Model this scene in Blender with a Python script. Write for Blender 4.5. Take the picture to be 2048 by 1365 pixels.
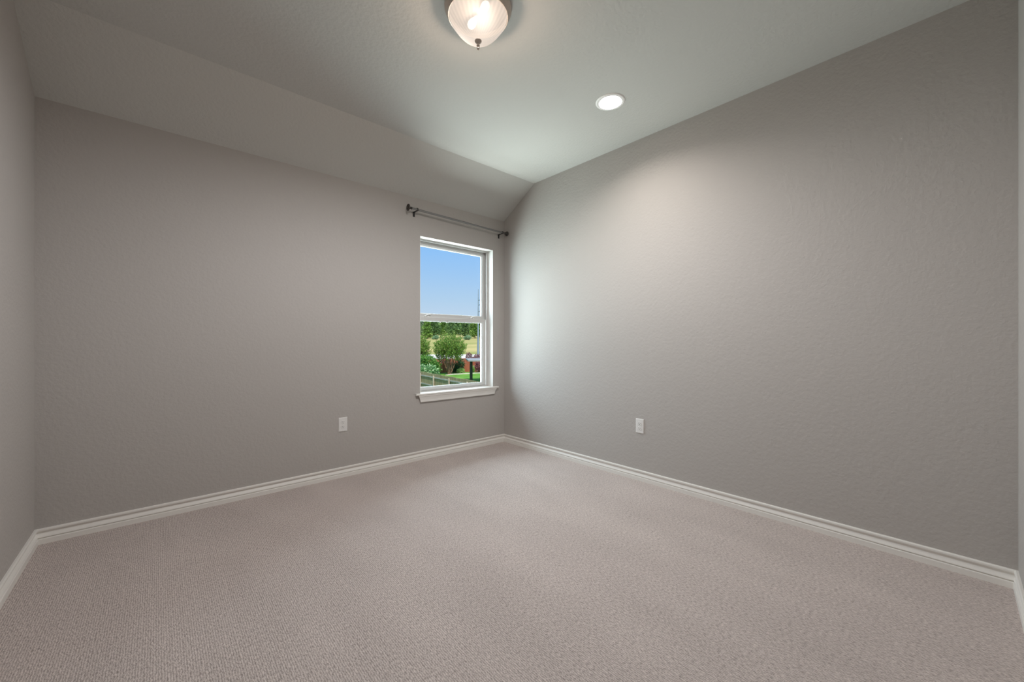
import bpy, math, random
from mathutils import Vector, Matrix

# ------------------------------------------------------------------ camera, sky, sun, exposure
for o in list(bpy.data.objects):
    bpy.data.objects.remove(o, do_unlink=True)
SC = bpy.context.scene
COL = SC.collection
PI = math.pi
F_PX, YAW, EYE = 790.2, math.radians(41.82), 1.13
SY, CY = math.sin(YAW), math.cos(YAW)

cam = bpy.data.cameras.new('camera')
cam.sensor_width = 36.0
cam.lens = F_PX / 2048 * 36.0
cam.shift_y = 0.00067
cam.clip_start, cam.clip_end = 0.02, 2000
cam_ob = bpy.data.objects.new('camera', cam)
COL.objects.link(cam_ob)
cam_ob.location = (0, 0, EYE)
cam_ob.rotation_euler = (PI / 2, 0, -YAW)
SC.camera = cam_ob

SC.view_settings.view_transform = 'Standard'
SC.view_settings.look = 'None'
SC.view_settings.gamma = 1
SC.view_settings.use_curve_mapping = False
SC.view_settings.exposure = 0.0
SC.cycles.max_bounces = 14
SC.cycles.diffuse_bounces = 8
SC.cycles.transparent_max_bounces = 24
SC.cycles.caustics_reflective = False
SC.cycles.caustics_refractive = False


def nd(nt, typ, **kw):
    n = nt.nodes.new(typ)
    for k, v in kw.items():
        setattr(n, k, v)
    return n


def build_sky():
    w = bpy.data.worlds.new('sky')
    SC.world = w
    w.use_nodes = True
    nt = w.node_tree
    nt.nodes.clear()
    L = nt.links.new
    tc = nd(nt, 'ShaderNodeTexCoord')
    sep = nd(nt, 'ShaderNodeSeparateXYZ')
    L(tc.outputs['Generated'], sep.inputs[0])
    ramp = nd(nt, 'ShaderNodeValToRGB')
    cr = ramp.color_ramp
    cr.elements[0].position = 0.0
    cr.elements[0].color = (0.68, 0.76, 0.88, 1)
    cr.elements[1].position = 1.0
    cr.elements[1].color = (0.42, 0.62, 1.0, 1)
    for p, c in ((0.10, (0.47, 0.66, 0.88, 1)), (0.17, (0.36, 0.60, 0.93, 1)), (0.24, (0.27, 0.55, 0.98, 1))):
        e = cr.elements.new(p)
        e.color = c
    L(sep.outputs['Z'], ramp.inputs[0])
    bg1 = nd(nt, 'ShaderNodeBackground')
    L(ramp.outputs['Color'], bg1.inputs[0])
    bg1.inputs[1].default_value = SKY_B
    out = nd(nt, 'ShaderNodeOutputWorld')
    L(bg1.outputs[0], out.inputs[0])


SKY_B = 1.0
build_sky()

SUN_E = 5.2
sun = bpy.data.lights.new('sun', 'SUN')
sun.energy = SUN_E
sun.angle = math.radians(0.6)
sun.color = (1.0, 0.95, 0.86)
sun_ob = bpy.data.objects.new('sun', sun)
COL.objects.link(sun_ob)
# sun stands high behind the house
s_az, s_el = math.radians(205), math.radians(57)
sd = Vector((math.sin(s_az) * math.cos(s_el), math.cos(s_az) * math.cos(s_el), math.sin(s_el)))
sun_ob.rotation_euler = sd.to_track_quat('Z', 'Y').to_euler()

# lamp powers (used in the lamps' builders)
DAY_W, DAY_TILT = 35.0, 0
GND_W = 108.0
DAY_C = (0.83, 1.0, 1.08)
DOME_W = 106.0
CAN_L = 345.0
BULB_L, BOWL_L = 3.0, 1.0
GLOW_W = 7.0

# room dimensions (metres)
XL, XR = -0.513, 2.923
YB, YW = -0.197, 3.403
ZS, ZC, YC = 2.4946, 2.782, 2.918
ZT = 3.0
WX0, WX1, WZ0, WZ1 = 1.8643, 2.7627, 0.632, 2.145   # window opening
YF = 3.484                                            # face of the window frame
CANX, CANY = 2.318, 1.576
DOMX, DOMY = 1.180, 1.570
GROUND = -3.05

# area light added outside the window to strengthen the daylight entering through it
day = bpy.data.lights.new('window_daylight', 'AREA')
day.shape = 'RECTANGLE'
day.size, day.size_y = WX1 - WX0 - 0.02, WZ1 - WZ0 - 0.02
day.energy = DAY_W
day.color = DAY_C
day_ob = bpy.data.objects.new('window_daylight', day)
COL.objects.link(day_ob)
day_ob.location = ((WX0 + WX1) / 2, YF + 0.155, (WZ0 + WZ1) / 2)
day_ob.rotation_euler = (math.radians(-90 + DAY_TILT), 0, 0)
# unseen area light added outside, for daylight thrown up by the sunlit ground
gnd = bpy.data.lights.new('ground_daylight', 'AREA')
gnd.shape = 'RECTANGLE'
gnd.size, gnd.size_y = 1.6, 1.1
gnd.energy = GND_W
gnd.color = (0.96, 1.0, 0.93)
gnd_ob = bpy.data.objects.new('ground_daylight', gnd)
COL.objects.link(gnd_ob)
gnd_ob.location = (2.25, 4.75, -0.15)
gnd_ob.rotation_euler = (math.radians(-90 - 48), 0, 0)


# ------------------------------------------------------------------ mesh helpers
class MB:
    def __init__(self):
        self.v, self.f = [], []

    def add(self, vs, fs):
        b = len(self.v)
        self.v.extend([tuple(p) for p in vs])
        self.f.extend([tuple(i + b for i in f) for f in fs])
        return self

    def box(self, x0, x1, y0, y1, z0, z1):
        vs = [(x, y, z) for z in (z0, z1) for y in (y0, y1) for x in (x0, x1)]
        return self.add(vs, [(0, 2, 3, 1), (4, 5, 7, 6), (0, 1, 5, 4), (2, 6, 7, 3), (0, 4, 6, 2), (1, 3, 7, 5)])

    def quad(self, a, b, c, d):
        return self.add([a, b, c, d], [(0, 1, 2, 3)])

    def lathe(self, prof, n=48, axis='Z', c=(0, 0, 0), close=False):
        """prof: (radius, along) pairs; revolve around axis through c"""
        vs, fs = [], []
        for r, h in prof:
            for i in range(n):
                a = 2 * PI * i / n
                p = (r * math.cos(a), r * math.sin(a), h)
                if axis == 'X':
                    p = (p[2], p[0], p[1])
                elif axis == 'Y':
                    p = (p[1], p[2], p[0])
                vs.append((c[0] + p[0], c[1] + p[1], c[2] + p[2]))
        m = len(prof)
        for k in range(m - 1):
            for i in range(n):
                j = (i + 1) % n
                fs.append((k * n + i, k * n + j, (k + 1) * n + j, (k + 1) * n + i))
        if close:
            fs.append(tuple(reversed(range(n))))
            fs.append(tuple((m - 1) * n + i for i in range(n)))
        return self.add(vs, fs)

    def tube(self, pts, radii, n=10):
        pts = [Vector(p) for p in pts]
        if not hasattr(radii, '__len__'):
            radii = [radii] * len(pts)
        vs, fs = [], []
        up = Vector((0.13, 0.21, 0.97))
        for k, p in enumerate(pts):
            t = (pts[min(k + 1, len(pts) - 1)] - pts[max(k - 1, 0)]).normalized()
            a = t.cross(up if abs(t.dot(up)) < 0.95 else Vector((1, 0, 0))).normalized()
            b = t.cross(a)
            for i in range(n):
                q = p + (a * math.cos(2 * PI * i / n) + b * math.sin(2 * PI * i / n)) * radii[k]
                vs.append(q)
        for k in range(len(pts) - 1):
            for i in range(n):
                j = (i + 1) % n
                fs.append((k * n + i, k * n + j, (k + 1) * n + j, (k + 1) * n + i))
        fs.append(tuple(range(n)))
        fs.append(tuple(reversed([(len(pts) - 1) * n + i for i in range(n)])))
        return self.add(vs, fs)

    def prism(self, poly, axis, a0, a1):
        """poly: 2-D outline; extruded along axis from a0 to a1"""
        def P(u, v, a):
            return {'X': (a, u, v), 'Y': (u, a, v), 'Z': (u, v, a)}[axis]
        n = len(poly)
        vs = [P(u, v, a0) for u, v in poly] + [P(u, v, a1) for u, v in poly]
        fs = [(i, (i + 1) % n, n + (i + 1) % n, n + i) for i in range(n)]
        fs += [tuple(reversed(range(n))), tuple(range(n, 2 * n))]
        return self.add(vs, fs)

    def loops(self, rings, close=True):
        """skin a list of equally long closed rings"""
        n = len(rings[0])
        vs = [p for r in rings for p in r]
        fs = []
        for k in range(len(rings) - 1):
            for i in range(n):
                j = (i + 1) % n
                fs.append((k * n + i, k * n + j, (k + 1) * n + j, (k + 1) * n + i))
        if close:
            k = len(rings) - 1
            for i in range(n):
                j = (i + 1) % n
                fs.append((k * n + i, k * n + j, j, i))
        return self.add(vs, fs)

    def build(self, name, mat, parent=None, smooth=False, bevel=0.0, recalc=True):
        me = bpy.data.meshes.new(name)
        me.from_pydata(self.v, [], self.f)
        if recalc:
            import bmesh
            bm = bmesh.new()
            bm.from_mesh(me)
            bmesh.ops.recalc_face_normals(bm, faces=bm.faces)
            bm.to_mesh(me)
            bm.free()
        me.update()
        if smooth:
            me.polygons.foreach_set('use_smooth', [True] * len(me.polygons))
        me.materials.append(mat)
        o = bpy.data.objects.new(name, me)
        COL.objects.link(o)
        if parent is not None:
            o.parent = parent
            o.matrix_parent_inverse = Matrix.Translation(parent.location).inverted()
        if bevel > 0:
            m = o.modifiers.new('bevel', 'BEVEL')
            m.width = bevel
            m.segments = 2
            m.limit_method = 'ANGLE'
            m.angle_limit = math.radians(40)
        if smooth:
            try:
                me.set_sharp_from_angle(angle=math.radians(38))
            except Exception:
                pass
        return o


def tag(o, label=None, cat=None, group=None, kind=None):
    if label:
        o['label'] = label
    if cat:
        o['category'] = cat
    if group:
        o['group'] = group
    if kind:
        o['kind'] = kind
    return o


def thing(name, loc, label, cat, group=None, kind=None):
    o = bpy.data.objects.new(name, None)
    o.empty_display_size = 0.1
    COL.objects.link(o)
    o.location = loc
    bpy.context.view_layer.update()
    return tag(o, label, cat, group, kind)


def struct(o, label, cat):
    return tag(o, label, cat, kind='structure')


# ------------------------------------------------------------------ materials
def material(name, color, rough=0.6, metal=0.0, spec=0.5):
    m = bpy.data.materials.new(name)
    m.use_nodes = True
    b = m.node_tree.nodes['Principled BSDF']
    b.inputs['Base Color'].default_value = (*color, 1)
    b.inputs['Roughness'].default_value = rough
    b.inputs['Metallic'].default_value = metal
    b.inputs['Specular IOR Level'].default_value = spec
    return m


def add_bump(m, scale, strength, dist, detail=2.0, stretch=(1, 1, 1), rough=0.5):
    nt = m.node_tree
    L = nt.links.new
    b = nt.nodes['Principled BSDF']
    tc = nd(nt, 'ShaderNodeTexCoord')
    mp = nd(nt, 'ShaderNodeMapping')
    mp.inputs['Scale'].default_value = stretch
    no = nd(nt, 'ShaderNodeTexNoise')
    no.inputs['Scale'].default_value = scale
    no.inputs['Detail'].default_value = detail
    no.inputs['Roughness'].default_value = rough
    bu = nd(nt, 'ShaderNodeBump')
    bu.inputs['Strength'].default_value = strength
    bu.inputs['Distance'].default_value = dist
    L(tc.outputs['Object'], mp.inputs[0])
    L(mp.outputs[0], no.inputs['Vector'])
    L(no.outputs['Fac'], bu.inputs['Height'])
    L(bu.outputs[0], b.inputs['Normal'])
    return m


def add_color_noise(m, c1, c2, scale, stretch=(1, 1, 1), detail=3.0, lo=0.35, hi=0.65):
    nt = m.node_tree
    L = nt.links.new
    b = nt.nodes['Principled BSDF']
    tc = nd(nt, 'ShaderNodeTexCoord')
    mp = nd(nt, 'ShaderNodeMapping')
    mp.inputs['Scale'].default_value = stretch
    no = nd(nt, 'ShaderNodeTexNoise')
    no.inputs['Scale'].default_value = scale
    no.inputs['Detail'].default_value = detail
    ra = nd(nt, 'ShaderNodeValToRGB')
    ra.color_ramp.elements[0].position = lo
    ra.color_ramp.elements[0].color = (*c1, 1)
    ra.color_ramp.elements[1].position = hi
    ra.color_ramp.elements[1].color = (*c2, 1)
    L(tc.outputs['Object'], mp.inputs[0])
    L(mp.outputs[0], no.inputs['Vector'])
    L(no.outputs['Fac'], ra.inputs[0])
    L(ra.outputs[0], b.inputs['Base Color'])
    return m


def leaf_material(name, c1, c2, c3=None):
    """leaf colour varies from leaf to leaf"""
    m = material(name, c1, 0.55, spec=0.3)
    nt = m.node_tree
    L = nt.links.new
    b = nt.nodes['Principled BSDF']
    g = nd(nt, 'ShaderNodeNewGeometry')
    ra = nd(nt, 'ShaderNodeValToRGB')
    ra.color_ramp.elements[0].color = (*c1, 1)
    ra.color_ramp.elements[1].color = (*c2, 1)
    if c3:
        e = ra.color_ramp.elements.new(0.5)
        e.color = (*c3, 1)
    L(g.outputs['Random Per Island'], ra.inputs[0])
    L(ra.outputs[0], b.inputs['Base Color'])
    b.inputs['Subsurface Weight'].default_value = 0.0
    tr = nd(nt, 'ShaderNodeBsdfTranslucent')
    L(ra.outputs[0], tr.inputs[0])
    mx = nd(nt, 'ShaderNodeMixShader')
    mx.inputs[0].default_value = 0.3
    L(b.outputs[0], mx.inputs[1])
    L(tr.outputs[0], mx.inputs[2])
    L(mx.outputs[0], nt.nodes['Material Output'].inputs[0])
    return m


WALL_C = (0.449, 0.424, 0.401)
M_wall = add_bump(material('greige_wall_paint', WALL_C, 0.75, spec=0.25), 58, 0.42, 0.005, 3.0)
M_ceil = add_bump(material('greige_ceiling_paint', (0.555, 0.552, 0.525), 0.85, spec=0.15), 52, 0.48, 0.005, 3.0)
M_trim = material('white_semi_gloss_paint', (0.78, 0.76, 0.72), 0.38, spec=0.45)
M_reveal = material('white_reveal', (0.80, 0.79, 0.76), 0.7, spec=0.2)
M_vinyl = material('white_vinyl', (0.58, 0.57, 0.555), 0.42, spec=0.4)
M_plate = material('white_plastic', (0.74, 0.73, 0.71), 0.35, spec=0.5)
M_slot = material('dark_slot', (0.03, 0.03, 0.03), 0.6)
M_pan_black = material('pan_glare_black', (0.03, 0.028, 0.026), 0.8, spec=0.1)  # near-black, holds down lamp glare inside the pan
M_can_trim = material('bright_white_trim', (0.86, 0.85, 0.83), 0.5)
M_nickel = material('brushed_nickel', (0.56, 0.48, 0.42), 0.45, metal=0.35)
M_bronze = material('dark_bronze', (0.075, 0.068, 0.062), 0.42, metal=0.55)
M_rod = material('gunmetal_rod', (0.24, 0.235, 0.23), 0.36, metal=0.6)
M_black = material('black_metal', (0.012, 0.012, 0.013), 0.5)


def carpet_material():
    m = material('looped_carpet', (0.4, 0.36, 0.33), 0.95, spec=0.05)
    nt = m.node_tree
    L = nt.links.new
    b = nt.nodes['Principled BSDF']
    tc = nd(nt, 'ShaderNodeTexCoord')
    # loops in rows that run along the room's depth
    mp = nd(nt, 'ShaderNodeMapping')
    mp.inputs['Scale'].default_value = (1.0, 0.45, 1.0)
    L(tc.outputs['Object'], mp.inputs[0])
    n1 = nd(nt, 'ShaderNodeTexNoise')
    n1.inputs['Scale'].default_value = 165
    n1.inputs['Detail'].default_value = 3.0
    n1.inputs['Roughness'].default_value = 0.6
    L(mp.outputs[0], n1.inputs['Vector'])
    wv = nd(nt, 'ShaderNodeTexWave', wave_type='BANDS', bands_direction='X', wave_profile='SIN')
    wv.inputs['Scale'].default_value = 42
    wv.inputs['Distortion'].default_value = 6.0
    wv.inputs['Detail'].default_value = 2.0
    wv.inputs['Detail Scale'].default_value = 2.5
    L(tc.outputs['Object'], wv.inputs['Vector'])
    mixh = nd(nt, 'ShaderNodeMix', data_type='FLOAT')
    mixh.inputs[0].default_value = 0.22
    L(n1.outputs['Fac'], mixh.inputs[2])
    L(wv.outputs['Fac'], mixh.inputs[3])
    ra = nd(nt, 'ShaderNodeValToRGB')
    ra.color_ramp.elements[0].position = 0.28
    ra.color_ramp.elements[0].color = (0.30, 0.258, 0.240, 1)
    ra.color_ramp.elements[1].position = 0.66
    ra.color_ramp.elements[1].color = (0.66, 0.582, 0.548, 1)
    L(mixh.outputs[0], ra.inputs[0])
    # slow variation of the pile's lay (vacuum and foot marks)
    mp2 = nd(nt, 'ShaderNodeMapping')
    mp2.inputs['Scale'].default_value = (2.2, 0.9, 1.0)
    mp2.inputs['Rotation'].default_value = (0, 0, 0.5)
    L(tc.outputs['Object'], mp2.inputs[0])
    n2 = nd(nt, 'ShaderNodeTexNoise')
    n2.inputs['Scale'].default_value = 1.6
    n2.inputs['Detail'].default_value = 3.0
    L(mp2.outputs[0], n2.inputs['Vector'])
    mr = nd(nt, 'ShaderNodeMapRange')
    mr.inputs['From Min'].default_value = 0.3
    mr.inputs['From Max'].default_value = 0.7
    mr.inputs['To Min'].default_value = 0.94
    mr.inputs['To Max'].default_value = 1.05
    L(n2.outputs['Fac'], mr.inputs[0])
    mul = nd(nt, 'ShaderNodeVectorMath', operation='SCALE')
    L(ra.outputs[0], mul.inputs[0])
    L(mr.outputs[0], mul.inputs['Scale'])
    L(mul.outputs[0], b.inputs['Base Color'])
    bu = nd(nt, 'ShaderNodeBump')
    bu.inputs['Strength'].default_value = 0.55
    bu.inputs['Distance'].default_value = 0.006
    L(mixh.outputs[0], bu.inputs['Height'])
    L(bu.outputs[0], b.inputs['Normal'])
    return m


M_carpet = carpet_material()


def glass_material():
    m = bpy.data.materials.new('clear_window_glass')
    m.use_nodes = True
    nt = m.node_tree
    nt.nodes.clear()
    L = nt.links.new
    tr = nd(nt, 'ShaderNodeBsdfTransparent')
    tr.inputs[0].default_value = (0.975, 0.985, 0.98, 1)
    gl = nd(nt, 'ShaderNodeBsdfGlossy')
    gl.inputs['Roughness'].default_value = 0.0
    fr = nd(nt, 'ShaderNodeFresnel')
    fr.inputs['IOR'].default_value = 1.12
    mx = nd(nt, 'ShaderNodeMixShader')
    L(fr.outputs[0], mx.inputs[0])
    L(tr.outputs[0], mx.inputs[1])
    L(gl.outputs[0], mx.inputs[2])
    out = nd(nt, 'ShaderNodeOutputMaterial')
    L(mx.outputs[0], out.inputs[0])
    return m


M_glass = glass_material()


def emit_material(name, color, strength):
    m = bpy.data.materials.new(name)
    m.use_nodes = True
    nt = m.node_tree
    nt.nodes.clear()
    e = nd(nt, 'ShaderNodeEmission')
    e.inputs[0].default_value = (*color, 1)
    e.inputs[1].default_value = strength
    out = nd(nt, 'ShaderNodeOutputMaterial')
    nt.links.new(e.outputs[0], out.inputs[0])
    return m


# ------------------------------------------------------------------ room shell
def wall_with_hole(axis, near, far, u0, u1, z0, z1, hu0, hu1, hz0, hz1):
    """slab between planes near/far (along axis) with a rectangular hole; hz0 == z0 makes it a doorway"""
    mb = MB()
    us = [u0, hu0, hu1, u1]
    zs = [z0, hz0, hz1, z1]

    def P(u, a, z):
        return (u, a, z) if axis == 'Y' else (a, u, z)
    for a in (near, far):
        for i in range(3):
            for j in range(3):
                if i == 1 and j == 1 or zs[j] == zs[j + 1]:
                    continue
                mb.quad(P(us[i], a, zs[j]), P(us[i + 1], a, zs[j]), P(us[i + 1], a, zs[j + 1]), P(us[i], a, zs[j + 1]))
    for (ua, za, ub, zb) in ((u0, z0, u0, z1), (u1, z0, u1, z1), (u0, z1, u1, z1), (u0, z0, hu0, z0), (hu1, z0, u1, z0),
                             (hu0, hz0, hu0, hz1), (hu1, hz0, hu1, hz1), (hu0, hz1, hu1, hz1)):
        mb.quad(P(ua, near, za), P(ub, near, zb), P(ub, far, zb), P(ua, far, za))
    if hz0 != z0:
        mb.quad(P(hu0, near, hz0), P(hu1, near, hz0), P(hu1, far, hz0), P(hu0, far, hz0))
        mb.quad(P(hu0, near, z0), P(hu1, near, z0), P(hu1, far, z0), P(hu0, far, z0))
    return mb


T = 0.12
YE = YW + 0.19        # outer face of the window wall
o = wall_with_hole('Y', YW, YE, XL - T, XR + T, 0, ZT, WX0, WX1, WZ0, WZ1).build('wall_window', M_wall)
struct(o, 'greige textured wall with the single window and curtain rod', 'wall')
o = MB().box(XR, XR + T, YB - T, YW, 0, ZT).build('wall_right', M_wall)
struct(o, 'long blank greige wall right of the window with one outlet', 'wall')
o = MB().box(XL - T, XL, YB - T, YW, 0, ZT).build('wall_left', M_wall)
struct(o, 'narrow strip of greige wall along the left edge', 'wall')
DX0, DX1, DZ = -0.40, 1.60, 2.06
o = wall_with_hole('Y', YB, YB - T, XL, XR, 0, ZT, DX0, DX1, 0, DZ).build('wall_back', M_wall)
struct(o, 'greige wall at the far right edge, turned toward the window', 'wall')
o = MB().box(XL, XR, YB - T, YW, -0.12, 0).build('floor', M_carpet)
struct(o, 'grey beige looped carpet floor', 'floor')


def ceiling():
    mb = MB()
    hr, s, n = 0.078, 0.16, 48
    cx, cy = CANX, CANY
    xs = [XL, cx - s, cx + s, XR]
    ys = [YB - T, cy - s, cy + s, YC]
    for i in range(3):
        for j in range(3):
            if i == 1 and j == 1:
                continue
            mb.quad((xs[i], ys[j], ZC), (xs[i + 1], ys[j], ZC), (xs[i + 1], ys[j + 1], ZC), (xs[i], ys[j + 1], ZC))
    circ, sq = [], []
    for k in range(n):
        a = 2 * PI * k / n
        c, si = math.cos(a), math.sin(a)
        t = s / max(abs(c), abs(si))
        circ.append((cx + hr * c, cy + hr * si, ZC))
        sq.append((cx + t * c, cy + t * si, ZC))
    mb.loops([sq, circ], close=False)
    # the sloped strip above the window wall, eased slightly where it meets the flat
    mb.quad((XL, YC, ZC), (XR, YC, ZC), (XR, YW, ZS), (XL, YW, ZS))
    mb.quad((XL, YB - T, ZT), (XR, YB - T, ZT), (XR, YW, ZT), (XL, YW, ZT))
    for x in (XL, XR):
        mb.add([(x, YB - T, ZC), (x, YC, ZC), (x, YW, ZS), (x, YW, ZT), (x, YB - T, ZT)], [(0, 1, 2, 3, 4)])
    mb.quad((XL, YW, ZS), (XR, YW, ZS), (XR, YW, ZT), (XL, YW, ZT))
    mb.quad((XL, YB - T, ZC), (XR, YB - T, ZC), (XR, YB - T, ZT), (XL, YB - T, ZT))
    return mb


o = ceiling().build('ceiling', M_ceil, recalc=False)
struct(o, 'greige textured ceiling with a sloped strip above the window wall', 'ceiling')

# short hall behind the camera, through the doorway
HY = -1.75
hall = MB()
hall.box(-1.3, -1.2, HY, YB - T, 0, 2.5).box(2.2, 2.3, HY, YB - T, 0, 2.5).box(-1.3, 2.3, HY - 0.1, HY, 0, 2.5)
hall.box(-1.2, XL - 0.0, YB - T, YB - T + 0.10, 0, 2.5)
o = hall.build('wall_hall', M_wall)
struct(o, 'greige walls of the small hall behind the camera', 'wall')
o = MB().box(-1.2, 2.2, HY, YB - T, -0.12, 0).build('floor_hall', M_carpet)
struct(o, 'grey beige carpet of the small hall behind the camera', 'floor')
o = MB().box(-1.3, 2.3, HY - 0.1, YB - T, 2.5, 2.6).build('ceiling_hall', M_ceil)
struct(o, 'greige ceiling of the small hall behind the camera', 'ceiling')

# ------------------------------------------------------------------ baseboards
BB = [(0.0, 0.085), (0.008, 0.085), (0.0115, 0.0832), (0.0130, 0.080), (0.0130, 0.074), (0.0118, 0.0705), (0.0080, 0.0670),
      (0.0045, 0.0620), (0.0040, 0.0580), (0.0058, 0.0540), (0.0092, 0.0480), (0.0120, 0.0425), (0.0136, 0.0380), (0.0136, 0.0362),
      (0.0080, 0.0348), (0.0080, 0.0325), (0.0140, 0.0302), (0.0154, 0.0275), (0.0154, 0.0), (0.0, 0.0)]


def baseboard(name, p0, p1, n, m0, m1, label):
    """along the wall from p0 to p1, n = inward normal, m0/m1 = 1 for a mitred inside corner"""
    p0, p1, n = Vector((*p0, 0)), Vector((*p1, 0)), Vector((*n, 0))
    d = (p1 - p0).normalized()
    r0 = [p0 + n * t + d * (t * m0) + Vector((0, 0, z)) for t, z in BB]
    r1 = [p1 + n * t - d * (t * m1) + Vector((0, 0, z)) for t, z in BB]
    mb = MB()
    k = len(BB)
    mb.add(r0 + r1, [(i, (i + 1) % k, k + (i + 1) % k, k + i) for i in range(k)] + [tuple(range(k)), tuple(range(2 * k - 1, k - 1, -1))])
    o = mb.build(name, M_trim)
    struct(o, label, 'baseboard')


baseboard('baseboard_window', (XL, YW), (XR, YW), (0, -1), 1, 1, 'white moulded baseboard under the window wall')
baseboard('baseboard_right', (XR, YW), (XR, YB), (-1, 0), 1, 1, 'white moulded baseboard along the long right wall')
baseboard('baseboard_left', (XL, YB), (XL, YW), (1, 0), 1, 1, 'white moulded baseboard at the left edge of the room')
baseboard('baseboard_back', (DX1 + 0.06, YB), (XR, YB), (0, 1), 0, 1, 'white moulded baseboard at the right edge of the room')

# doorway casing (behind the camera)
mb = MB()
mb.box(DX0 - 0.06, DX0, YB, YB + 0.015, 0, DZ + 0.06).box(DX1, DX1 + 0.06, YB, YB + 0.015, 0, DZ + 0.06)
mb.box(DX0, DX1, YB, YB + 0.015, DZ, DZ + 0.06)
o = mb.build('trim_1', M_trim, bevel=0.003)
struct(o, 'white casing around the doorway behind the camera', 'trim')

# ------------------------------------------------------------------ window
win = thing('window_1', ((WX0 + WX1) / 2, YW, WZ0), 'white vinyl single hung window with white sill, in the corner of the room', 'window', kind='structure')


def rect(x0, x1, z0, z1, y):
    return [(x0, y, z0), (x1, y, z0), (x1, y, z1), (x0, y, z1)]


def sash(x0, x1, z0, z1, yf, yb, wl, wr, wb, wt, gl, bead=0.008):
    """moulded rectangular sash: outer face, then a slanted glazing bead down to the glass plane gl"""
    i = (x0 + wl, x1 - wr, z0 + wb, z1 - wt)
    e = 0.0025
    g = (i[0] + bead, i[1] - bead, i[2] + bead, i[3] - bead)
    return MB().loops([rect(x0, x1, z0, z1, yb), rect(x0, x1, z0, z1, yf + e), rect(x0 + e, x1 - e, z0 + e, z1 - e, yf),
                       rect(i[0] - e, i[1] + e, i[2] - e, i[3] + e, yf), rect(*i, yf + e), rect(*i, yf + 0.006), rect(*g, gl), rect(*g, yb)])


# returns of the opening, set whiter than the walls (left, right, top)
rv = MB()
rv.box(WX0, WX0 + 0.003, YW + 0.0005, YF, WZ0, WZ1).box(WX1 - 0.003, WX1, YW + 0.0005, YF, WZ0, WZ1).box(WX0 + 0.003, WX1 - 0.003, YW + 0.0005, YF, WZ1 - 0.003, WZ1)
rv.build('reveal', M_reveal, win)
# fixed frame: face ring, track channel, outer stop
fr = MB()
fx0, fx1, fz0, fz1 = WX0 + 0.001, WX1 - 0.001, WZ0 + 0.003, WZ1 - 0.001
fr.loops([rect(fx0, fx1, fz0, fz1, YF + 0.10), rect(fx0, fx1, fz0, fz1, YF), rect(fx0 + 0.012, fx1 - 0.012, fz0 + 0.008, fz1 - 0.012, YF),
          rect(fx0 + 0.012, fx1 - 0.012, fz0 + 0.008, fz1 - 0.012, YF + 0.004), rect(fx0 + 0.014, fx1 - 0.026, fz0 + 0.010, fz1 - 0.020, YF + 0.004),
          rect(fx0 + 0.014, fx1 - 0.026, fz0 + 0.010, fz1 - 0.020, YF + 0.012), rect(fx0 + 0.008, fx1 - 0.010, fz0 + 0.010, fz1 - 0.010, YF + 0.013),
          rect(fx0 + 0.008, fx1 - 0.010, fz0 + 0.010, fz1 - 0.010, YF + 0.072), rect(fx0 + 0.03, fx1 - 0.038, fz0 + 0.035, fz1 - 0.045, YF + 0.073),
          rect(fx0 + 0.03, fx1 - 0.038, fz0 + 0.035, fz1 - 0.045, YF + 0.10)])
fr.build('window_frame', M_vinyl, win)
ZM = 1.378
up = sash(fx0 + 0.010, fx1 - 0.014, ZM - 0.012, fz1 - 0.011, YF + 0.044, YF + 0.070, 0.034, 0.041, 0.046, 0.044, YF + 0.058, 0.005).build('upper_sash', M_vinyl, win)
MB().box(fx0 + 0.047, fx1 - 0.058, YF + 0.058, YF + 0.061, ZM + 0.037, fz1 - 0.058).build('pane', M_glass, up)
lo = sash(fx0 + 0.015, fx1 - 0.027, fz0 + 0.011, ZM, YF + 0.013, YF + 0.040, 0.030, 0.040, 0.026, 0.036, YF + 0.028).build('lower_sash', M_vinyl, win)
MB().box(fx0 + 0.047, fx1 - 0.069, YF + 0.028, YF + 0.031, fz0 + 0.038, ZM - 0.038).build('pane', M_glass, lo)


def sash_lock(px):
    mb = MB()
    x = px
    mb.box(x - 0.028, x + 0.028, YF + 0.016, YF + 0.038, ZM, ZM + 0.004)
    pts = []
    for k in range(9):
        t = k / 8
        pts.append((x - 0.030 + 0.070 * t, YF + 0.024 + 0.010 * t, ZM + 0.007 + 0.016 * math.sin(t * PI * 0.62)))
    mb.tube(pts, [0.004, 0.0055, 0.006, 0.006, 0.006, 0.006, 0.0055, 0.005, 0.004], 8)
    mb.lathe([(0.012, ZM + 0.004), (0.012, ZM + 0.010), (0.009, ZM + 0.013)], 16, 'Z', (x + 0.012, YF + 0.028, 0), close=True)
    mb.build('sash_lock', M_plate, lo, smooth=True)


sash_lock(2.005)
sash_lock(2.560)
# two small white pieces under the top rail of the lower sash
for x, w in ((2.152, 0.010), (2.232, 0.022)):
    MB().box(x - w / 2, x + w / 2, YF + 0.018, YF + 0.027, ZM - 0.052, ZM - 0.037).build('white_piece', M_plate, lo, bevel=0.002)

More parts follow.
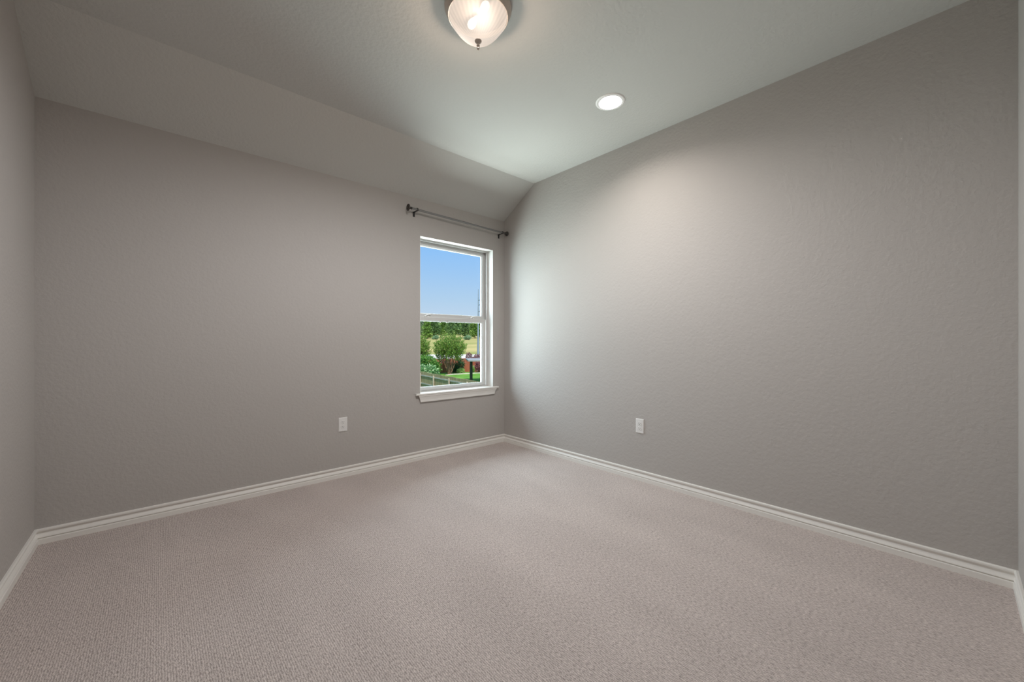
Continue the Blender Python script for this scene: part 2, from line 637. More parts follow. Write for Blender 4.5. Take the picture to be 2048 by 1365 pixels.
# stool (inner sill) and moulded apron
SZ = 0.6345
st = MB()
sx0, sx1 = 1.812, 2.822
prof = [(0.0, SZ), (-0.026, SZ), (-0.030, SZ - 0.003), (-0.032, SZ - 0.009), (-0.030, SZ - 0.015), (-0.026, SZ - 0.018), (0.0, SZ - 0.018)]
st.prism([(YW + y, z) for y, z in prof], 'X', sx0, sx1)
st.box(WX0 + 0.0035, WX1 - 0.0035, YW, YF + 0.002, SZ - 0.0022, SZ)
st.build('window_sill', M_trim, win)
AZ = SZ - 0.018
apf = [(0.027, 0.0), (0.0265, -0.008), (0.022, -0.018), (0.0185, -0.034), (0.017, -0.046), (0.0175, -0.050), (0.0175, -0.062), (0.0155, -0.066), (0.0, -0.066)]
ap0, ap1 = 1.838, 2.795
ra_, rb_ = [], []
for t, z in apf:
    tt = 0.020 - t * 0.75
    ra_.append((ap0 + max(0.0, tt) + (-z) * 0.28, YW - t, AZ + z))
    rb_.append((ap1 - max(0.0, tt) - (-z) * 0.28, YW - t, AZ + z))
ra_.append((ap0 + 0.018, YW, AZ))
rb_.append((ap1 - 0.018, YW, AZ))
k = len(ra_)
MB().add(ra_ + rb_, [(i, (i + 1) % k, k + (i + 1) % k, k + i) for i in range(k)] + [tuple(range(k)), tuple(range(2 * k - 1, k - 1, -1))]).build('apron', M_trim, win)

# ------------------------------------------------------------------ curtain rod
RY = YW - 0.068
RA, RB = Vector((1.745, RY, 2.3635)), Vector((2.868, RY, 2.3385))
rod = thing('curtain_rod', (RA.x, YW, RA.z), 'dark metal curtain rod with disc finials, mounted above the window', 'curtain rod')
rd = (RB - RA).normalized()


def rp(t):
    return RA + (RB - RA) * t


MB().tube([rp(0.0), rp(0.56)], 0.0100, 16).build('rod', M_rod, rod, smooth=True)
MB().tube([rp(0.555), rp(1.0)], 0.0085, 16).build('telescoping_rod', M_rod, rod, smooth=True)
MB().tube([rp(0.548), rp(0.562)], 0.0107, 16).build('collar', M_rod, rod, smooth=True)


def finial(base, sgn, R):
    prof = [(0.0095, 0.0), (0.0125, 0.002), (0.0125, 0.008), (0.0085, 0.010), (0.0075, 0.014), (0.0095, 0.017), (0.0120, 0.019), (0.0120, 0.023),
            (0.0090, 0.025), (0.0100, 0.029), (R * 0.86, 0.033), (R, 0.0355), (R, 0.0395), (R * 0.93, 0.0425), (R * 0.78, 0.0405), (R * 0.45, 0.0375), (R * 0.30, 0.0415), (0.001, 0.0425)]
    mb = MB().lathe([(r, sgn * h) for r, h in prof], 32, 'X', tuple(base), close=True)
    return mb.build('finial', M_bronze, rod, smooth=True)


finial(rp(0.0), -1, 0.031)
finial(rp(1.0), 1, 0.026)


def bracket(x):
    t = (x - RA.x) / (RB.x - RA.x)
    z = rp(t).z
    mb = MB()
    # wall strap that bends out over its top into the arm, and the cup that holds the rod
    w = 0.0100
    arc = [(0.0022, -0.052), (0.0022, -0.022), (0.004, -0.014), (0.010, -0.0105), (0.046, -0.0105), (0.056, -0.0110), (0.0605, -0.006), (0.0590, 0.002)]
    arc2 = [(0.0590 - 0.003, 0.001), (0.0570, -0.005), (0.0545, -0.0078), (0.046, -0.0072), (0.010, -0.0070), (0.0, -0.0070), (0.0, -0.052)]
    poly = [(YW - d, z + h) for d, h in arc + arc2]
    mb.prism(poly, 'X', x - w, x + w)
    mb.build('bracket', M_black, rod, bevel=0.0008)
    
    ring = MB().lathe([(0.0101, -0.006), (0.0145, -0.006), (0.0155, 0.0), (0.0145, 0.006), (0.0101, 0.006)], 24, 'X', (x, RY, z))
    ring.build('collar', M_bronze, rod, smooth=True)


bracket(1.7990)
bracket(2.8430)

# ------------------------------------------------------------------ outlets
def outlet(loc, rotz, label):
    t = bpy.data.objects.new('electrical_outlet', None)
    COL.objects.link(t)
    t.location = loc
    t.rotation_euler = (0, 0, rotz)
    tag(t, label, 'outlet', 'duplex wall outlets')

    def part(mb, name, mat, parent, **kw):
        o = mb.build(name, mat, None, **kw)
        o.parent = parent
        return o
    # local: x right, -y out of the wall, z up
    w, h = 0.0355, 0.0585
    pl = MB().loops([rect(-w, w, -h, h, 0.0), rect(-w, w, -h, h, -0.003), rect(-w + 0.004, w - 0.004, -h + 0.004, h - 0.004, -0.0062)], close=False)
    pl.add(rect(-w + 0.004, w - 0.004, -h + 0.004, h - 0.004, -0.0062), [(0, 1, 2, 3)])
    part(pl, 'cover_plate', M_plate, t)
    for s in (1, -1):
        cz = s * 0.0195
        ring = []
        for k in range(40):
            a = 2 * PI * k / 40
            x = 0.0172 * math.cos(a)
            z = max(-0.0138, min(0.0138, 0.0172 * math.sin(a)))
            ring.append((x, z))
        r = MB().loops([[(x, -0.0060, cz + z) for x, z in ring], [(x, -0.0078, cz + z) for x, z in ring], [(x * 0.95, -0.0084, cz + z * 0.95) for x, z in ring]], close=False)
        r.add([(x * 0.95, -0.0084, cz + z * 0.95) for x, z in ring], [tuple(range(40))])
        rc = part(r, 'receptacle', M_plate, t)
        part(MB().box(-0.0075, -0.0053, -0.0086, -0.0080, cz - 0.0005, cz + 0.0085), 'slot', M_slot, rc)
        part(MB().box(0.0053, 0.0075, -0.0086, -0.0080, cz + 0.0005, cz + 0.0080), 'slot', M_slot, rc)
        part(MB().lathe([(0.0027, -0.0080), (0.0027, -0.0086)], 14, 'Y', (0, 0, cz - 0.0065), close=True), 'ground_hole', M_slot, rc)
    part(MB().lathe([(0.0030, -0.0060), (0.0030, -0.0068), (0.0018, -0.0075)], 16, 'Y', (0, 0, 0), close=True), 'screw', M_plate, t, smooth=True)
    return t


outlet((1.1475, YW, 0.4385), 0, 'white duplex outlet on the window wall, left of the window')
outlet((XR, 1.7035, 0.4430), -PI / 2, 'white duplex outlet on the long right wall')

# ------------------------------------------------------------------ recessed light
can = thing('recessed_light', (CANX, CANY, ZC), 'round white recessed downlight, lit, in the ceiling near the right wall', 'ceiling light')
MB().lathe([(0.0752, 0.018), (0.0760, -0.0066), (0.0785, -0.0068), (0.0800, -0.0060), (0.0830, -0.0056), (0.0850, -0.0062), (0.0900, -0.0056), (0.0960, -0.0036), (0.0985, -0.0012), (0.0985, 0.0)], 64, 'Z', (CANX, CANY, ZC)).build('trim_ring', M_can_trim, can, smooth=True)
MB().lathe([(0.0745, 0.016), (0.070, 0.020), (0.066, 0.024), (0.062, 0.030), (0.059, 0.036)], 64, 'Z', (CANX, CANY, ZC)).build('baffle', M_plate, can, smooth=True)
MB().lathe([(0.0775, -0.0005), (0.0775, 0.10), (0.001, 0.10)], 48, 'Z', (CANX, CANY, ZC)).build('housing', M_plate, can, smooth=True)
MB().lathe([(0.0605, 0.0355), (0.040, 0.0345), (0.001, 0.034)], 48, 'Z', (CANX, CANY, ZC)).build('lens', emit_material('lit_lens', (1.0, 0.92, 0.85), CAN_L), can, smooth=True)

# ------------------------------------------------------------------ flush dome light
dome = thing('ceiling_light', (DOMX, DOMY, ZC), 'flush dome ceiling light with nickel pan, ribbed frosted glass bowl and finial, lit', 'ceiling light')
DC = (DOMX, DOMY, ZC)
MB().lathe([(0.040, 0.0), (0.1640, 0.0), (0.1655, -0.004), (0.1650, -0.010), (0.1590, -0.024), (0.1575, -0.026), (0.1565, -0.030), (0.1520, -0.038), (0.1505, -0.040),
            (0.1498, -0.0435), (0.1475, -0.047), (0.1440, -0.0472)], 96, 'Z', DC).build('pan', M_nickel, dome, smooth=True)
MB().lathe([(0.1440, -0.0471), (0.1432, -0.040), (0.1432, -0.012), (0.002, -0.012)], 64, 'Z', DC).build('blackened_pan_inside', M_pan_black, dome, smooth=True)  # added dark lining, keeps the lit pan from glaring through the bowl


BULBS = ((-0.006, -0.056, -0.036), (0.006, 0.054, -0.036))
BOWL_T = 0.20


def bowl_material():
    m = bpy.data.materials.new('ribbed_frosted_glass')
    m.use_nodes = True
    nt = m.node_tree
    nt.nodes.clear()
    L = nt.links.new
    tc = nd(nt, 'ShaderNodeTexCoord')
    gr = nd(nt, 'ShaderNodeTexGradient', gradient_type='RADIAL')
    mp = nd(nt, 'ShaderNodeMapping')
    mp.inputs['Location'].default_value = (-DOMX, -DOMY, 0)
    L(tc.outputs['Object'], mp.inputs[0])
    L(mp.outputs[0], gr.inputs[0])
    mu = nd(nt, 'ShaderNodeMath', operation='MULTIPLY')
    mu.inputs[1].default_value = 2 * PI * 36
    L(gr.outputs['Fac'], mu.inputs[0])
    si = nd(nt, 'ShaderNodeMath', operation='SINE')
    L(mu.outputs[0], si.inputs[0])
    mr = nd(nt, 'ShaderNodeMapRange')
    mr.inputs['From Min'].default_value = -1
    mr.inputs['From Max'].default_value = 1
    mr.inputs['To Min'].default_value = 0.58 * BOWL_L
    mr.inputs['To Max'].default_value = 0.645 * BOWL_L
    L(si.outputs[0], mr.inputs[0])
    tr = nd(nt, 'ShaderNodeBsdfTransparent')
    tr.inputs[0].default_value = (BOWL_T, BOWL_T, BOWL_T, 1)
    em = nd(nt, 'ShaderNodeEmission')
    em.inputs[0].default_value = (1.0, 0.86, 0.74, 1)
    # the glass glows brighter close to each bulb
    acc = mr.outputs[0]
    for bx, by, bz in BULBS:
        ds = nd(nt, 'ShaderNodeVectorMath', operation='DISTANCE')
        L(tc.outputs['Object'], ds.inputs[0])
        ds.inputs[1].default_value = (DOMX + bx * 1.1 - 0.02, DOMY + by * 1.1, ZC + bz - 0.070)
        sq = nd(nt, 'ShaderNodeMath', operation='MULTIPLY')
        L(ds.outputs['Value'], sq.inputs[0])
        L(ds.outputs['Value'], sq.inputs[1])
        sc = nd(nt, 'ShaderNodeMath', operation='MULTIPLY')
        L(sq.outputs[0], sc.inputs[0])
        sc.inputs[1].default_value = -1.0 / 0.052 ** 2
        ex = nd(nt, 'ShaderNodeMath', operation='EXPONENT')
        L(sc.outputs[0], ex.inputs[0])
        ma = nd(nt, 'ShaderNodeMath', operation='MULTIPLY_ADD')
        L(ex.outputs[0], ma.inputs[0])
        ma.inputs[1].default_value = 0.7 * BOWL_L
        L(acc, ma.inputs[2])
        acc = ma.outputs[0]
    L(acc, em.inputs[1])
    ad = nd(nt, 'ShaderNodeAddShader')
    L(tr.outputs[0], ad.inputs[0])
    L(em.outputs[0], ad.inputs[1])
    out = nd(nt, 'ShaderNodeOutputMaterial')
    L(ad.outputs[0], out.inputs[0])
    return m


bowl = [(0.1425, -0.040), (0.1425, -0.047), (0.1405, -0.055), (0.136, -0.064), (0.128, -0.076), (0.118, -0.090), (0.108, -0.104), (0.096, -0.118),
        (0.082, -0.132), (0.064, -0.145), (0.044, -0.155), (0.022, -0.161), (0.004, -0.163)]
MB().lathe(bowl, 144, 'Z', DC).build('glass_bowl', bowl_material(), dome, smooth=True)
MB().lathe([(0.001, -0.1600), (0.0175, -0.1608), (0.0168, -0.1645), (0.0150, -0.1680), (0.010, -0.1725), (0.0065, -0.176), (0.0060, -0.180), (0.0078, -0.183),
            (0.0078, -0.187), (0.0050, -0.190), (0.0060, -0.194), (0.0065, -0.199), (0.0045, -0.204), (0.001, -0.207)], 32, 'Z', DC).build('finial', M_nickel, dome, smooth=True)
M_bulb = emit_material('lit_bulb', (1.0, 0.88, 0.72), BULB_L)
for dx, dy, dz in BULBS:
    # bulbs lie flat under the pan, pointing outward
    u = Vector((dx, dy, 0)).normalized()
    c = Vector((DOMX + dx, DOMY + dy, ZC + dz))
    prof = [(-0.040, 0.010), (-0.030, 0.011), (-0.016, 0.016), (0.0, 0.020), (0.012, 0.021), (0.024, 0.018), (0.032, 0.011), (0.036, 0.002)]
    MB().tube([c + u * t for t, r in prof], [r for t, r in prof], 20).build('bulb', M_bulb, dome, smooth=True)
sp = bpy.data.lights.new('lamp_light', 'SPOT')
sp.energy = DOME_W / BOWL_T
sp.color = (0.985, 0.975, 1.0)
sp.spot_size = math.radians(180)
sp.spot_blend = 0.62
sp.shadow_soft_size = 0.04
so = bpy.data.objects.new('lamp_light', sp)
COL.objects.link(so)
so.parent = dome
so.location = (0, 0, -0.100)
so['kind'] = 'helper'
gp = bpy.data.lights.new('lamp_glow', 'POINT')      # the little light that leaves the bowl sideways and upward
gp.energy = GLOW_W / BOWL_T
gp.color = (1.0, 0.76, 0.58)
gp.shadow_soft_size = 0.05
go = bpy.data.objects.new('lamp_glow', gp)
COL.objects.link(go)
go.parent = dome
go.location = (0, 0, -0.090)
go['kind'] = 'helper'

# ------------------------------------------------------------------ outdoors
def G(px, s, z=None):
    """world point seen in column px at distance s along the camera's view axis"""
    l = (px - 1024) / F_PX * s
    return Vector((s * SY + l * CY, s * CY - l * SY, terrain(s) if z is None else z))


def W(l, s, z=None):
    return Vector((s * SY + l * CY, s * CY - l * SY, terrain(s) if z is None else z))


def terrain(s):
    if s < 62:
        return GROUND
    if s < 92:
        return GROUND + (s - 62) / 30 * 1.45
    return GROUND + 1.45 + (s - 92) * 0.0325


def ground_strip(name, s0, s1, mat, n, label, cat, half=None):
    mb = MB()
    prev = None
    for k in range(n + 1):
        s = s0 + (s1 - s0) * k / n
        h = (60 + s * 1.2) if half is None else half
        row = (W(-h, s), W(h, s))
        if prev:
            mb.quad(prev[0], prev[1], row[1], row[0])
        prev = row
    o = mb.build(name, mat, None, recalc=False)
    struct(o, label, cat)


M_lawn = add_color_noise(material('mown_lawn', (0.10, 0.24, 0.04), 0.9, spec=0.1), (0.085, 0.215, 0.030), (0.15, 0.33, 0.055), 1.1, detail=6)
M_field = add_color_noise(material('dry_meadow', (0.34, 0.30, 0.13), 0.95, spec=0.05), (0.25, 0.27, 0.085), (0.47, 0.39, 0.17), 0.05, stretch=(1, 1, 1), detail=8)
M_verge = add_color_noise(material('rough_grass', (0.2, 0.24, 0.08), 0.95, spec=0.05), (0.15, 0.22, 0.06), (0.36, 0.32, 0.13), 0.4, detail=6)
M_road = add_color_noise(material('pale_concrete', (0.60, 0.57, 0.53), 0.9, spec=0.1), (0.55, 0.52, 0.49), (0.66, 0.63, 0.59), 0.5)
ground_strip('ground_lawn', -6, 60, M_lawn, 8, 'bright green mown lawn beyond the grey picket fence', 'lawn')
ground_strip('ground_verge', 60, 70, M_verge, 6, 'rough grass verge behind the red stained fence', 'ground')
ground_strip('ground_road', 70, 89, M_road, 6, 'pale concrete road strip behind the garden shrubs', 'road')
ground_strip('ground_field', 89, 420, M_field, 40, 'dry tan meadow rising to the distant treeline', 'field')

M_fence = add_color_noise(material('weathered_fence_board', (0.2, 0.17, 0.11), 0.9, spec=0.1), (0.235, 0.185, 0.095), (0.40, 0.335, 0.21), 3.0, stretch=(7, 7, 0.6), detail=4)
M_rail = add_color_noise(material('grey_fence_rail', (0.38, 0.37, 0.34), 0.9, spec=0.1), (0.32, 0.31, 0.28), (0.46, 0.44, 0.40), 3.0)
M_post = add_color_noise(material('tan_fence_post', (0.42, 0.34, 0.26), 0.9, spec=0.1), (0.37, 0.29, 0.22), (0.50, 0.42, 0.33), 3.0)


def picket_fence():
    A, B = G(840.3, 31.1), G(959.3, 23.2)
    d = (B - A)
    d.z = 0
    d.normalize()
    nrm = Vector((-d.y, d.x, 0))
    if nrm.dot(-A) < 0:
        nrm = -nrm                       # toward the house
    p0 = G(842.5, 30.95)
    root = thing('picket_fence', tuple(p0), 'weathered grey dog ear picket fence below the window, posts and rails facing the room', 'fence')
    bay, H = 2.62, 1.83
    for k in range(-2, 5):
        a = p0 + d * (bay * k)
        b = a + d * bay
        mb = MB()
        n = 19
        w = bay / n
        for i in range(n):
            c = a + d * (w * i + 0.004)
            e = a + d * (w * (i + 1) - 0.004)
            jit = 0.012 * math.sin(i * 12.9 + k * 7.1)
            t = Vector((0, 0, 1))
            hh = H + jit
            o2 = -nrm * 0.018
            out = [c, e, e + t * (hh - 0.035), e - d * 0.03 + t * hh, c + d * 0.03 + t * hh, c + t * (hh - 0.035)]
            vs = out + [q + o2 for q in out]
            fs = [tuple(range(6)), tuple(range(11, 5, -1))] + [(j, (j + 1) % 6, 6 + (j + 1) % 6, 6 + j) for j in range(6)]
            mb.add(vs, fs)
        mb.build('picket_panel', M_fence, root)
        for zr in (0.42, 0.95, 1.56):
            r = MB()
            q0, q1 = a + nrm * 0.001, b + nrm * 0.001
            t0, t1 = Vector((0, 0, zr - 0.045)), Vector((0, 0, zr + 0.045))
            dd = nrm * 0.04
            vs = [q0 + t0, q1 + t0, q1 + t1, q0 + t1, q0 + t0 + dd, q1 + t0 + dd, q1 + t1 + dd, q0 + t1 + dd]
            r.add(vs, [(0, 1, 2, 3), (4, 5, 6, 7), (0, 1, 5, 4), (1, 2, 6, 5), (2, 3, 7, 6), (3, 0, 4, 7)])
            r.build('rail', M_rail, root)
        ps = MB()
        c = a + nrm * 0.085
        u, v = d * 0.05, nrm * 0.044
        base = [c - u - v, c + u - v, c + u + v, c - u + v]
        top = Vector((0, 0, 1.68))
        cap = Vector((0, 0, 1.70))
        ps.loops([base, [q + top for q in base], [c + (q - c) * 0.7 + cap for q in base]], close=False)
        ps.add([c + (q - c) * 0.7 + cap for q in base], [(0, 1, 2, 3)])
        ps.build('post', M_post, root)


picket_fence()

M_red = add_color_noise(material('red_stained_board', (0.34, 0.10, 0.055), 0.85, spec=0.1), (0.26, 0.075, 0.04), (0.42, 0.14, 0.08), 2.0, stretch=(5, 5, 0.4))


def red_fence():
    A, B = W(-16, 51.0), W(6, 59.0)
    d = (B - A)
    d.z = 0
    ln = d.length
    d.normalize()
    nrm = Vector((-d.y, d.x, 0))
    root = thing('privacy_fence', tuple(A), 'red stained board fence behind the garden shrubs at the back of the lawn', 'fence')
    n = int(ln / 2.4)
    for k in range(n):
        mb = MB()
        for i in range(16):
            c = A + d * (2.4 * k + 0.15 * i + 0.004)
            e = A + d * (2.4 * k + 0.15 * i + 0.146)
            t = Vector((0, 0, 1.88 + 0.01 * math.sin(i * 5.3 + k)))
            o2 = nrm * 0.02
            mb.add([c, e, e + t, c + t, c + o2, e + o2, e + t + o2, c + t + o2],
                   [(0, 1, 2, 3), (7, 6, 5, 4), (0, 4, 5, 1), (1, 5, 6, 2), (2, 6, 7, 3), (3, 7, 4, 0)])
        mb.build('board_panel', M_red, root)
        c = A + d * (2.4 * k)
        MB().box(c.x - 0.05, c.x + 0.05, c.y + 0.02, c.y + 0.12, GROUND, GROUND + 1.94).build('post', M_red, root)


red_fence()


# --- plants
def leaf_quads(mb, rng, p, size, up=None, spread=1.0, ratio=2.0):
    """one pointed leaf (or leaf tuft) at p"""
    if up is None:
        z = rng.uniform(-0.4, 1)
        a = rng.uniform(0, 2 * PI)
        r = math.sqrt(max(0, 1 - z * z))
        t = Vector((r * math.cos(a), r * math.sin(a), z))
    else:
        t = (up + Vector((rng.gauss(0, 1), rng.gauss(0, 1), rng.gauss(0, 1))) * spread).normalized()
    q = t.cross(Vector((rng.gauss(0, 1), rng.gauss(0, 1), rng.gauss(0, 1)))).normalized()
    w = size / ratio * 0.5
    mb.add([p, p + t * size * 0.45 + q * w, p + t * size, p + t * size * 0.45 - q * w], [(0, 1, 2, 3)])


def blob_plant(name, base, crowns, n, size, mat, label, cat, group=None, trunk=None, seed=1, hollow=0.45, up=None):
    """crowns: list of (dx along view-right, ds away, dz, rx, rz) ellipsoid clumps"""
    rng = random.Random(seed)
    root = thing(name, tuple(base), label, cat, group)
    mb = MB()
    tot = sum(c[3] * c[3] for c in crowns)
    right, away = Vector((CY, -SY, 0)), Vector((SY, CY, 0))
    for dx, ds, dz, rx, rz in crowns:
        c = base + right * dx + away * ds + Vector((0, 0, dz))
        for _ in range(int(n * rx * rx / tot)):
            u = Vector((rng.gauss(0, 1), rng.gauss(0, 1), rng.gauss(0, 1))).normalized()
            r = hollow + (1 - hollow) * rng.random() ** 0.6
            lump = 1 + 0.16 * math.sin(u.x * 7 + seed) * math.sin(u.y * 6 + 2 * seed) + 0.1 * math.sin(u.z * 9 + seed)
            p = c + Vector((u.x * rx, u.y * rx, u.z * rz)) * r * lump
            if p.z < base.z + 0.02:
                p.z = base.z + 0.02 + rng.random() * 0.1
            leaf_quads(mb, rng, p, size * rng.uniform(0.6, 1.3), None if up is None else (u * 0.6 + Vector((0, 0, up))).normalized(), 0.35, 2.2)
    mb.build('foliage', mat, root, recalc=False)
    if trunk:
        tr, th, tm, stems, sp = trunk
        t = MB()
        for k in range(stems):
            a = 2 * PI * k / max(1, stems) + 0.4
            f = sp if stems > 1 else 0.0
            b0 = base + Vector((math.cos(a), math.sin(a), 0)) * f * 0.18
            t.tube([b0 - Vector((0, 0, 0.05)), b0 + Vector((math.cos(a) * f * 0.3, math.sin(a) * f * 0.3, th * 0.5)),
                    b0 + Vector((math.cos(a) * f, math.sin(a) * f, th))], [tr, tr * 0.8, tr * 0.45], 8)
        t.build('trunk', tm, root, smooth=True)
    return root


M_bark = add_color_noise(material('brown_bark', (0.16, 0.11, 0.08), 0.9, spec=0.1), (0.11, 0.075, 0.05), (0.22, 0.16, 0.11), 6.0)
M_stem = add_color_noise(material('cinnamon_bark', (0.32, 0.17, 0.10), 0.85, spec=0.1), (0.24, 0.12, 0.07), (0.42, 0.25, 0.16), 6.0)
M_lf_myrtle = leaf_material('myrtle_leaf', (0.132, 0.288, 0.042), (0.408, 0.480, 0.120), (0.228, 0.396, 0.072))
M_lf_green = leaf_material('green_leaf', (0.066, 0.204, 0.036), (0.240, 0.432, 0.090), (0.132, 0.312, 0.060))
M_lf_pale = leaf_material('variegated_leaf', (0.084, 0.240, 0.072), (0.696, 0.792, 0.504), (0.240, 0.456, 0.192))
M_lf_dark = leaf_material('dark_leaf', (0.024, 0.090, 0.030), (0.072, 0.192, 0.060))
M_lf_purple = leaf_material('purple_leaf', (0.144, 0.042, 0.054), (0.456, 0.240, 0.240), (0.240, 0.084, 0.096))
M_lf_bright = leaf_material('yellow_green_leaf', (0.240, 0.432, 0.096), (0.504, 0.624, 0.216))
M_tr_a = leaf_material('oak_leaf', (0.085, 0.178, 0.062), (0.264, 0.403, 0.132), (0.155, 0.279, 0.085))
M_tr_b = leaf_material('cedar_leaf', (0.116, 0.232, 0.046), (0.372, 0.527, 0.132), (0.217, 0.372, 0.078))
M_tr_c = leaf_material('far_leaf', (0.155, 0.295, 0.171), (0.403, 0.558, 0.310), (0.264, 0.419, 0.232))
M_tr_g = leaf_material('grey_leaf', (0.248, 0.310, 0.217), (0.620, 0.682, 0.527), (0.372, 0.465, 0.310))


def myrtle(name, base, H, R, n, label, seed, mat=M_lf_myrtle):
    """vase-shaped multi-stem shrub with feathery upright shoots"""
    rng = random.Random(seed)
    root = thing(name, tuple(base), label, 'shrub')
    lf, st_ = MB(), MB()
    for k in range(9):
        a = 2 * PI * k / 9 + rng.uniform(-0.2, 0.2)
        f = rng.uniform(0.25, 0.62) * R
        b0 = base + Vector((math.cos(a), math.sin(a), 0)) * 0.15
        st_.tube([b0 - Vector((0, 0, 0.05)), b0 + Vector((math.cos(a) * f * 0.45, math.sin(a) * f * 0.45, H * 0.28)),
                  b0 + Vector((math.cos(a) * f, math.sin(a) * f, H * 0.62))], [0.075, 0.055, 0.025], 7)
    shoots = n // 26
    for _ in range(shoots):
        u = Vector((rng.gauss(0, 1), rng.gauss(0, 1), rng.gauss(0, 0.9))).normalized()
        if u.z < -0.80:
            u.z *= -0.3
        rr = rng.uniform(0.35, 0.9)
        c = base + Vector((u.x * R * rr, u.y * R * rr, H * 0.57 + u.z * H * 0.37 * rr))
        d = (Vector((u.x * 0.55, u.y * 0.55, 1.0)) + Vector((rng.gauss(0, 0.15), rng.gauss(0, 0.15), 0))).normalized()
        ln = H * rng.uniform(0.10, 0.20)
        st_.tube([c - d * ln * 0.4, c + d * ln * 0.9], [0.012, 0.005], 4)
        for i in range(26):
            t = rng.random()
            leaf_quads(lf, rng, c + d * (ln * (t - 0.2)) + Vector((rng.gauss(0, 0.07), rng.gauss(0, 0.07), 0)), rng.uniform(0.12, 0.26), d, 0.55, 2.4)
    lf.build('foliage', mat, root, recalc=False)
    st_.build('stem', M_stem, root, smooth=True, recalc=False)
    return root


myrtle('crape_myrtle', G(899, 50.6), 5.3, 2.1, 12500, 'large vase shaped crape myrtle with feathery green top in front of the red fence', 11)
myrtle('crape_myrtle', G(836, 49.6), 5.1, 1.62, 8000, 'tall feathery crape myrtle at the left edge of the window view', 12)
blob_plant('shrub', G(856, 47.3), [(0, 0, 1.35, 1.15, 1.35), (-0.9, -0.2, 1.4, 0.95, 1.35), (0.75, 0.1, 1.0, 0.75, 1.0)], 5200, 0.22, M_lf_green,
           'dense mid green shrub below the left crape myrtle', 'shrub', seed=3, trunk=(0.06, 1.0, M_bark, 3, 0.4))
blob_plant('shrub', G(862, 44.4), [(0, 0, 0.75, 0.80, 0.80), (-0.95, 0, 0.80, 0.70, 0.85), (0.5, 0.1, 0.5, 0.45, 0.5)], 2600, 0.26, M_lf_pale,
           'pale variegated shrub just behind the picket fence', 'shrub', seed=4, trunk=(0.05, 0.6, M_bark, 3, 0.3))
blob_plant('shrub', G(922, 51.6), [(0, 0, 0.36, 0.52, 0.36)], 1300, 0.13, M_lf_bright,
           'small round yellow green shrub at the edge of the lawn', 'shrub', seed=5, trunk=(0.03, 0.3, M_bark, 2, 0.1))
blob_plant('shrub', G(920.5, 53.3), [(0, 0, 0.95, 0.62, 0.95), (-0.8, 0, 0.6, 0.5, 0.6)], 1900, 0.19, M_lf_dark,
           'dark green upright shrub between the crape myrtle and the red fence corner', 'shrub', seed=6, trunk=(0.04, 0.7, M_bark, 2, 0.2))
blob_plant('shrub', G(956.5, 53.8), [(0, 0, 0.72, 0.55, 0.72), (0.9, 0, 0.7, 0.6, 0.7)], 2400, 0.17, M_lf_purple,
           'purple leaved shrub seen under the patio roof', 'shrub', 'purple leaved shrubs', seed=7, trunk=(0.04, 0.6, M_bark, 2, 0.2))
blob_plant('shrub', G(937.5, 58.5), [(0, 0, 1.75, 0.55, 0.85), (0.3, 0, 1.0, 0.5, 0.9)], 1500, 0.18, M_lf_purple,
           'purple leaved shrub topping the red fence left of the patio roof', 'shrub', 'purple leaved shrubs', seed=8, trunk=(0.05, 1.2, M_bark, 2, 0.2))
blob_plant('shrub', G(956, 60.5), [(0, 0, 1.55, 0.85, 0.75), (-0.6, 0, 1.2, 0.6, 0.6)], 1500, 0.18, M_lf_purple,
           'purple leaved shrub rising above the patio roof beside the pole', 'shrub', 'purple leaved shrubs', seed=9, trunk=(0.05, 1.2, M_bark, 2, 0.2))
blob_plant('ornamental_grass', G(944.6, 52.6), [(0, 0, 0.40, 0.22, 0.42)], 500, 0.26, M_lf_bright,
           'yellow green clump of grass beside the black patio post', 'grass clump', seed=10, up=1.2)

# pale stone edging of the flower bed at the back of the lawn
M_stone = add_color_noise(material('pale_edging_stone', (0.62, 0.58, 0.46), 0.9, spec=0.1), (0.54, 0.50, 0.38), (0.70, 0.66, 0.54), 3)
mb = MB()
pts = [W(-8.15, 48.9), W(-7.5, 50.0), W(-6.7, 50.5), W(-5.3, 51.6), W(-4.2, 52.3), W(-1.0, 53.8)]
for i in range(len(pts) - 1):
    a, b = pts[i], pts[i + 1]
    d = (b - a).normalized()
    q = Vector((-d.y, d.x, 0)) * 0.16
    h = Vector((0, 0, 0.10))
    mb.add([a - q, b - q, b + q, a + q, a - q + h, b - q + h, b + q + h, a + q + h],
           [(0, 1, 2, 3), (4, 5, 6, 7), (0, 1, 5, 4), (1, 2, 6, 5), (2, 3, 7, 6), (3, 0, 4, 7)])
tag(mb.build('garden_edging', M_stone), 'pale stone edging curving along the back of the lawn', 'edging')

# patio roof on dark posts
M_roof = add_color_noise(material('grey_roof_sheet', (0.42, 0.43, 0.44), 0.7, spec=0.3), (0.24, 0.25, 0.26), (0.33, 0.34, 0.35), 1.0)
M_dpost = material('dark_brown_post', (0.020, 0.016, 0.014), 0.6)
pr = thing('patio_cover', tuple(G(942, 40.6)), 'flat grey patio roof on black posts at the right of the window view', 'patio cover')
n0, n1, f0, f1 = W(-4.35, 39.2), W(0.6, 40.4), W(-5.05, 43.2), W(0.0, 44.4)
slab = MB()
vs = []
for h in (2.20, 2.36):
    for q in (n0, n1, f1, f0):
        vs.append(Vector((q.x, q.y, GROUND + h)))
slab.add(vs, [(0, 1, 2, 3), (4, 5, 6, 7), (0, 1, 5, 4), (1, 2, 6, 5), (2, 3, 7, 6), (3, 0, 4, 7)])
slab.build('roof', M_roof, pr, bevel=0.02)
